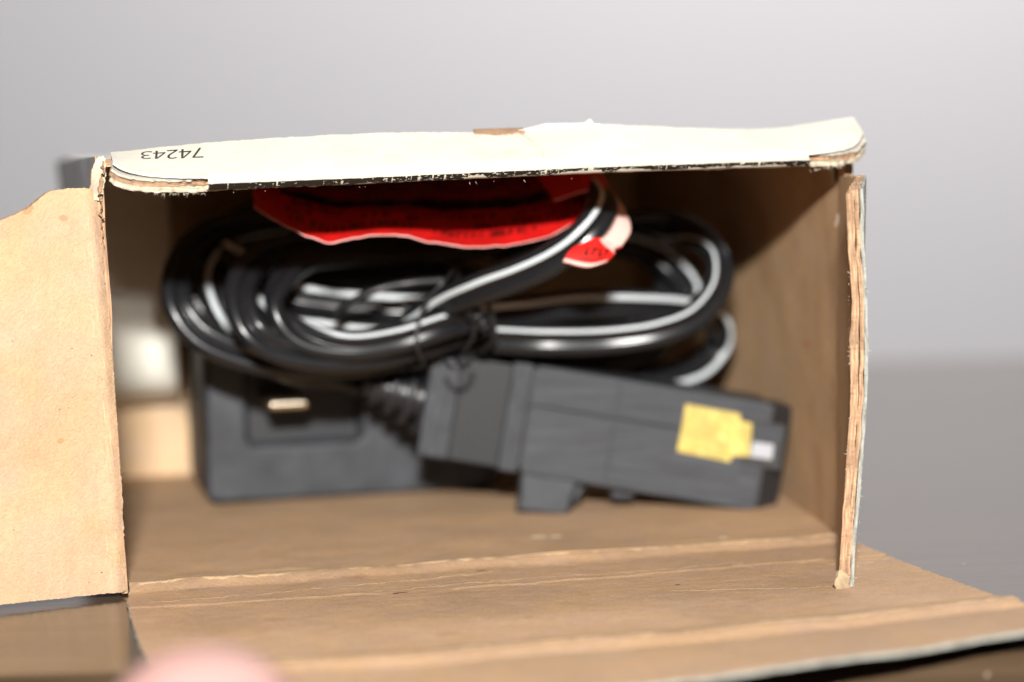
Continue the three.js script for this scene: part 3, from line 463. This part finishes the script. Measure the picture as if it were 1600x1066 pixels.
strand([[26, 47, -64], [32.9, 39.4, -59], [41.4, 37.6, -58], [51.2, 36, -57], [59.6, 35.8, -55], [70, 38, -51]], 0.3, 1, 1.25, 0.4);
strand([[70.8, 38, -49], [58.5, 35.4, -44], [48.3, 34.2, -41.5], [38.7, 34.4, -40.5], [31, 36.4, -40], [26.2, 39.9, -40], [24.6, 45.6, -43], [26.6, 50, -48], [31, 52.6, -54], [38.6, 54, -60], [50.8, 54.6, -66], [64.4, 54, -71], [78, 53.5, -73]], 0.15, 0, 0, 0, 220);
strand([[58.2, 32, -56], [45.3, 31.6, -53], [33, 32.4, -52], [25, 34.4, -52], [17.6, 38.4, -52.5], [14.1, 44.2, -54], [14.7, 50, -58], [19.2, 55.4, -64], [28.7, 58.4, -70], [42, 59.4, -74], [57.9, 58.9, -76], [77.7, 57.6, -76], [97.9, 56, -76]], 0.3, 0, 0, 0, 200);
strand([[44, 32.2, -60], [33.1, 33.6, -60], [26.6, 37.4, -60], [22.8, 42.7, -60], [21.8, 48.6, -64], [25.6, 53.2, -70], [34.2, 55.3, -74], [47.3, 56, -77]], 0.3, 1, 1.5, 0.4);
strand([[30, 36, -72], [22, 41, -72], [19, 48, -74], [23, 55, -78], [34, 60, -82], [50, 62, -84], [70, 61, -84], [90, 59, -82], [108, 53, -76], [116, 44, -70], [112, 35, -67], [96, 30, -66]], 0.4, 0, 0, 0, 180);
strand([[68, 31, -64], [80, 30.5, -63], [95, 31, -63], [108, 33, -65], [117, 38, -68], [118, 46, -72]], 0.4, 0, 0, 0);
strand([[66, 27, -68], [82, 25.5, -68], [100, 26.5, -68], [113, 30, -70], [119, 37, -74]], 0.4, 0, 0, 0);
strand([[50.2, 26.9, -60.5], [46, 28.4, -62], [40, 29.2, -62], [33, 31.5, -60], [27, 36, -58]], 0.2, 0, 0, 0);
// twist tie: a thin black wire round the bundle, with its twisted ends
{
  const t = thing('wire_tie', 'thin black twist tie wound round the middle of the coiled cord', 'twist tie', [66, 30, -36]);
  const tube = (pts, r, closed) => new THREE.TubeGeometry(new THREE.CatmullRomCurve3(pts.map((p) => new THREE.Vector3(...p)), !!closed, 'centripetal'), 90, r, 9, !!closed);
  const mTie = std(0.012, 0.012, 0.013, 0.4);
  part('wire_loop', tube([[55.8, 36.2, -33.6], [56.4, 40, -34.4], [58.4, 44.6, -34], [61.6, 48, -33.5], [64, 49.6, -38], [64, 50, -55], [60, 46, -66], [57, 36, -66], [57, 30.6, -55], [58, 32.0, -38], [56.6, 34, -34]], 0.36, true), mTie, t);
  part('wire_loop', tube([[63.6, 46.4, -34], [66, 42.8, -35], [67.2, 38, -35.5], [66, 34.4, -38], [66, 32.4, -46], [68, 33, -62], [70, 44, -66], [68, 49.4, -56], [65, 48.6, -38]], 0.4, true), mTie, t);
  part('wire_loop', tube([[69, 45, -35.4], [70.8, 41, -36.4], [71.4, 36.4, -37.5], [70.4, 34.2, -41], [70, 33, -50], [72, 36, -60], [72.6, 45, -60], [71, 47.6, -44]], 0.55, true), mTie, t);
  part('wire_end', tube([[61.4, 33.2, -36], [62.2, 31.6, -34], [63.8, 31.2, -33.4], [65.6, 32.2, -34], [66.6, 34, -35]], 0.36), mTie, t);
  part('wire_end', tube([[42.4, 41.8, -44], [45.6, 44.2, -42], [50, 46.2, -40.5], [56, 47.2, -40], [62, 47.6, -38]], 0.8), mTie, t);
  part('twisted_knot', mergeGeometries([0, 1, 2, 3].map((k) => new THREE.TorusGeometry(1.15, 0.5, 8, 20).rotateX(0.9).rotateZ(0.5).translate(66.2 + k * 0.9, 42.6 - k * 1.1, -35 + 0.1 * k))), mTie, t);
}

// ---------------------------------------------------------------- red warning tag wrapped round the cord
{
  const c = mottled(1024, 512, 71, [196, 22, 20], 0.06, 0.02), g = c.getContext('2d'), r = rng(8);
  // small black print, too blurred in the photograph to be read: short runs of marks
  for (let row = 0; row < 11; row++) for (let x = 110 + 40 * r(); x < 960; x += 12 + 16 * r()) { const y = 70 + row * 38; g.fillStyle = 'rgba(16,6,6,.82)'; const w = 5 + 9 * r(); if (r() < 0.16) { x += 26; continue; } g.fillRect(x, y + 3 * r(), w * 0.45, 25); g.fillRect(x, y + (r() < 0.5 ? 0 : 19), w * 1.3, 6); if (r() < 0.5) g.fillRect(x + w * 0.8, y + 2, w * 0.4, 21); }
  g.fillStyle = 'rgba(14,5,5,.9)'; g.fillRect(90, 300, 850, 60);
  const m = tex(c, true); m.wrapS = m.wrapT = THREE.ClampToEdgeWrapping;
  const mRed = new THREE.MeshStandardMaterial({ map: m, roughness: 0.42 }), mBare = new THREE.MeshStandardMaterial({ map: tex(mottled(128, 128, 73, [236, 196, 186], 0.05, 0.05), true), roughness: 0.7 }), mEdge = std(0.74, 0.36, 0.33, 0.7);
  const plainRed = std(0.58, 0.012, 0.01, 0.42);
  const t = thing('warning_tag', 'red paper warning tag with black print, folded over the cord under the top flap', 'tag', [66, 53, -50]);
  part('tag_sheet', board({ B: [[26.5, 63.3, -30.0], [30.5, 60.1, -24.0], [33.4, 58.8, -21.0], [38.2, 56.7, -19.0], [43.3, 57.5, -19.0], [47.9, 57.7, -19.0], [54.7, 56.5, -19.0], [61.6, 54.8, -19.0], [68.7, 54.8, -19.0], [76.9, 56.1, -19.0], [84.9, 59.3, -21.0]], T: [[30.3, 69.3, -53.0], [46.5, 67.0, -57.0], [65.4, 66.5, -57.0], [87.2, 68.4, -47.0]], L: [[26.5, 63.3, -30.0], [27.4, 66.5, -39.0], [30.3, 69.3, -53.0]], R: [[84.9, 59.3, -21.0], [87.8, 63.6, -29.0], [87.2, 68.4, -47.0]], nu: 110, nv: 50, th: 0.28, seed: 75, warp: 0.5, smooth: true, bump: (s, t) => 1.1 * (fbm(s * 9, t * 5, 3) - 0.5) + 0.5 * (fbm(s * 26, t * 9 + 4, 2) - 0.5), texmm: [64, 32] }), [mRed, mBare, mEdge], t);
  part('tag_sheet', board({ B: [[80.2, 62.3, -24.0], [86.7, 64.1, -21.0], [92.4, 62.4, -24.0]], T: [[78.5, 68.8, -35.0], [85.9, 69.8, -29.0], [89.7, 68.4, -31.0]], nu: 40, nv: 24, th: 0.4, seed: 76, warp: 0.3, smooth: true }), [plainRed, mBare, mEdge], t);
  // the end curls round the cord and shows its unprinted back
  part('tag_curl', board({ B: [[82.7, 54.1, -13.0], [86.6, 53.6, -12.6], [90.0, 54.2, -14.0]], T: [[88.1, 62.6, -23.0], [91.6, 63.0, -25.0], [93.6, 60.3, -24.0]], L: [[82.7, 54.1, -13.0], [86.3, 58.4, -18.5], [88.1, 62.6, -23.0]], R: [[90.0, 54.2, -14.0], [92.8, 56.7, -18.0], [93.6, 60.3, -24.0]], nu: 30, nv: 30, th: 0.5, seed: 77, warp: 0.2, smooth: true }), [mBare, plainRed, plainRed], t, { label: 'curled end showing the pale unprinted back' });
  const c2 = mottled(256, 128, 79, [214, 30, 24], 0.05, 0.03), g2 = c2.getContext('2d'); g2.fillStyle = 'rgba(20,6,6,.88)'; for (let k = 0; k < 4; k++) { g2.fillRect(64 + k * 30, 38, 11, 40); g2.fillRect(64 + k * 30, k % 2 ? 40 : 68, 24, 11); } g2.fillRect(60, 90, 120, 8); g2.fillStyle = 'rgb(234,186,176)'; g2.beginPath(); g2.moveTo(256, 0); g2.lineTo(256, 128); g2.lineTo(206, 128); g2.quadraticCurveTo(232, 60, 150, 22); g2.lineTo(120, 0); g2.fill(); g2.fillRect(0, 112, 256, 16);
  const m2 = tex(c2, true); m2.wrapS = m2.wrapT = THREE.ClampToEdgeWrapping;
  part('tag_fold', board({ B: [[78.2, 52.0, -10.6], [82.5, 50.9, -9.6], [86.0, 51.6, -10.4]], T: [[82.3, 55.0, -12.6], [85.1, 55.8, -12.4], [87.8, 54.8, -13.0]], L: [[78.2, 52.0, -10.6], [80.0, 54.0, -11.6], [82.3, 55.0, -12.6]], R: [[86.0, 51.6, -10.4], [87.8, 53.0, -11.4], [87.8, 54.8, -13.0]], nu: 26, nv: 16, th: 0.45, seed: 80, warp: 0.15, smooth: true, texmm: [10, 5] }), [new THREE.MeshStandardMaterial({ map: m2, roughness: 0.42 }), mBare, mEdge], t);
}

// ---------------------------------------------------------------- fingertip reaching in from below
{
  const bones = [];   // [from, to, radius from, radius to] in millimetres
  const F0 = [8, -2], chain = (pts, rs) => { for (let i = 0; i + 1 < pts.length; i++) bones.push([pts[i], pts[i + 1], rs[i], rs[i + 1]]); };
  chain([[-1.8, 9.2, 124], [-1.2, -1, 131], [3, -27, 145], [9, -58, 170]], [8.6, 9.2, 9.8, 10.8]); chain([[4.2, 8.8, 124.5], [4.4, -2, 131], [5, -27, 145]], [8.4, 9.0, 9.6]);          // index finger
  chain([[24, -38, 138], [28, -47, 128], [29, -60, 140], [25, -66, 172]], [7.6, 8.2, 9, 10.6]);
  chain([[42, -44, 142], [46, -52, 134], [47, -64, 146], [41, -70, 176]], [7.4, 8, 8.8, 10.2]);
  chain([[58, -52, 150], [61, -58, 143], [61, -68, 152], [55, -74, 180]], [6.4, 7, 7.8, 9.2]);
  chain([[4, -40, 130], [-6, -58, 146], [-2, -78, 178], [14, -88, 214]], [8.4, 9.4, 10.6, 14]);               // thumb
  chain([[9, -58, 170], [18, -80, 222]], [11.5, 16]); chain([[25, -66, 172], [28, -84, 224]], [11.5, 17]); chain([[41, -70, 176], [38, -88, 226]], [11, 17]); chain([[55, -74, 180], [46, -92, 226]], [10, 15]);
  chain([[26, -88, 222], [28, -106, 300]], [21, 20]); chain([[42, -92, 224], [42, -108, 300]], [19, 19]);
  const cap = (p, [a, b, ra, rb]) => { const ax = p[0] - a[0], ay = p[1] - a[1], az = p[2] - a[2], bx = b[0] - a[0], by = b[1] - a[1], bz = b[2] - a[2]; const t = Math.min(1, Math.max(0, (ax * bx + ay * by + az * bz) / (bx * bx + by * by + bz * bz))); return Math.hypot(ax - bx * t, ay - by * t, az - bz * t) - (ra + (rb - ra) * t); };
  const field = (p, list, k) => { let d = 1e3; for (const b of list) { const e = cap(p, b), h = Math.max(k - Math.abs(d - e), 0) / k; d = Math.min(d, e) - h * h * k * 0.25; } return d; };
  const mesh3 = (centre, size, n, fn) => {
    const mc = new MarchingCubes(n, new THREE.MeshBasicMaterial(), false, false, 120000); mc.isolation = 0;
    const half = n / 2;
    for (let z = 0, k = 0; z < n; z++) for (let y = 0; y < n; y++) for (let x = 0; x < n; x++, k++) mc.field[z * n * n + y * n + x] = -fn([centre[0] + (x - half) / half * size, centre[1] + (y - half) / half * size, centre[2] + (z - half) / half * size]) / size;
    mc.update();
    const g = new THREE.BufferGeometry(), cnt = mc.count;
    g.setAttribute('position', new THREE.Float32BufferAttribute(Array.from(mc.positionArray.slice(0, cnt * 3), (v, i) => v * size + centre[i % 3]), 3));
    const m = mergeVertices(g, 1e-3); m.computeVertexNormals(); return m;
  };
  const skinMap = tex(mottled(256, 256, 91, [214, 158, 146], 0.08, 0.03), true);
  const mSkin = new THREE.MeshPhysicalMaterial({ color: new THREE.Color().setRGB(0.35, 0.205, 0.185), roughness: 0.5 });
  const body = mesh3([28, -48, 210], 106, 84, (p) => field(p, bones, 7));
  const t = thing('person', 'blurred bare fingertip poking up at the bottom edge below the open flap', 'person', [10, -60, 170]);
  part('hand', body, mSkin, t);
}

// ---------------------------------------------------------------- lamps
function areaLamp(name, label, at, aim, w, h, power, tint, glow) {
  const l = new THREE.RectAreaLight(new THREE.Color().setRGB(...tint), power, w, h);
  l.position.set(...at); l.lookAt(...aim); scene.add(l);
  const g = new THREE.Group(); g.name = name; g.userData = { label, category: 'lamp' };
  g.position.set(...at); g.lookAt(...aim); scene.add(g);
  const face = new THREE.Mesh(new THREE.BoxGeometry(w, h, 0.004), new THREE.MeshStandardMaterial({ color: 0xffffff, emissive: new THREE.Color().setRGB(...tint), emissiveIntensity: glow })); face.name = 'lamp_face'; face.position.z = -0.004;
  const shell = new THREE.Mesh(new RoundedBoxGeometry(w * 1.16, h * 1.3, Math.min(0.05, h), 3, 0.004), std(0.03, 0.03, 0.03, 0.6)); shell.name = 'lamp_housing'; shell.position.z = -Math.min(0.05, h) / 2 - 0.006;
  g.lookAt(new THREE.Vector3(...at).multiplyScalar(2).sub(new THREE.Vector3(...aim)));
  g.add(face, shell);
  // RectAreaLight shines along its own -z; the group's +z is turned to the same side
  g.rotation.set(0, 0, 0); g.lookAt(...aim);
}
areaLamp('flash_lamp', 'small flash lamp just above the viewpoint', FLASH.at, [0.01, 0.04, -0.38], FLASH.w, FLASH.h, FLASH.power, [1, 0.97, 0.93], 2);
areaLamp('ceiling_lamp', 'square room lamp high up to the right', ROOM.at, ROOM.aim, ROOM.size, ROOM.size, ROOM.power, [1, 0.985, 0.975], 2);

renderer.render(scene, camera);
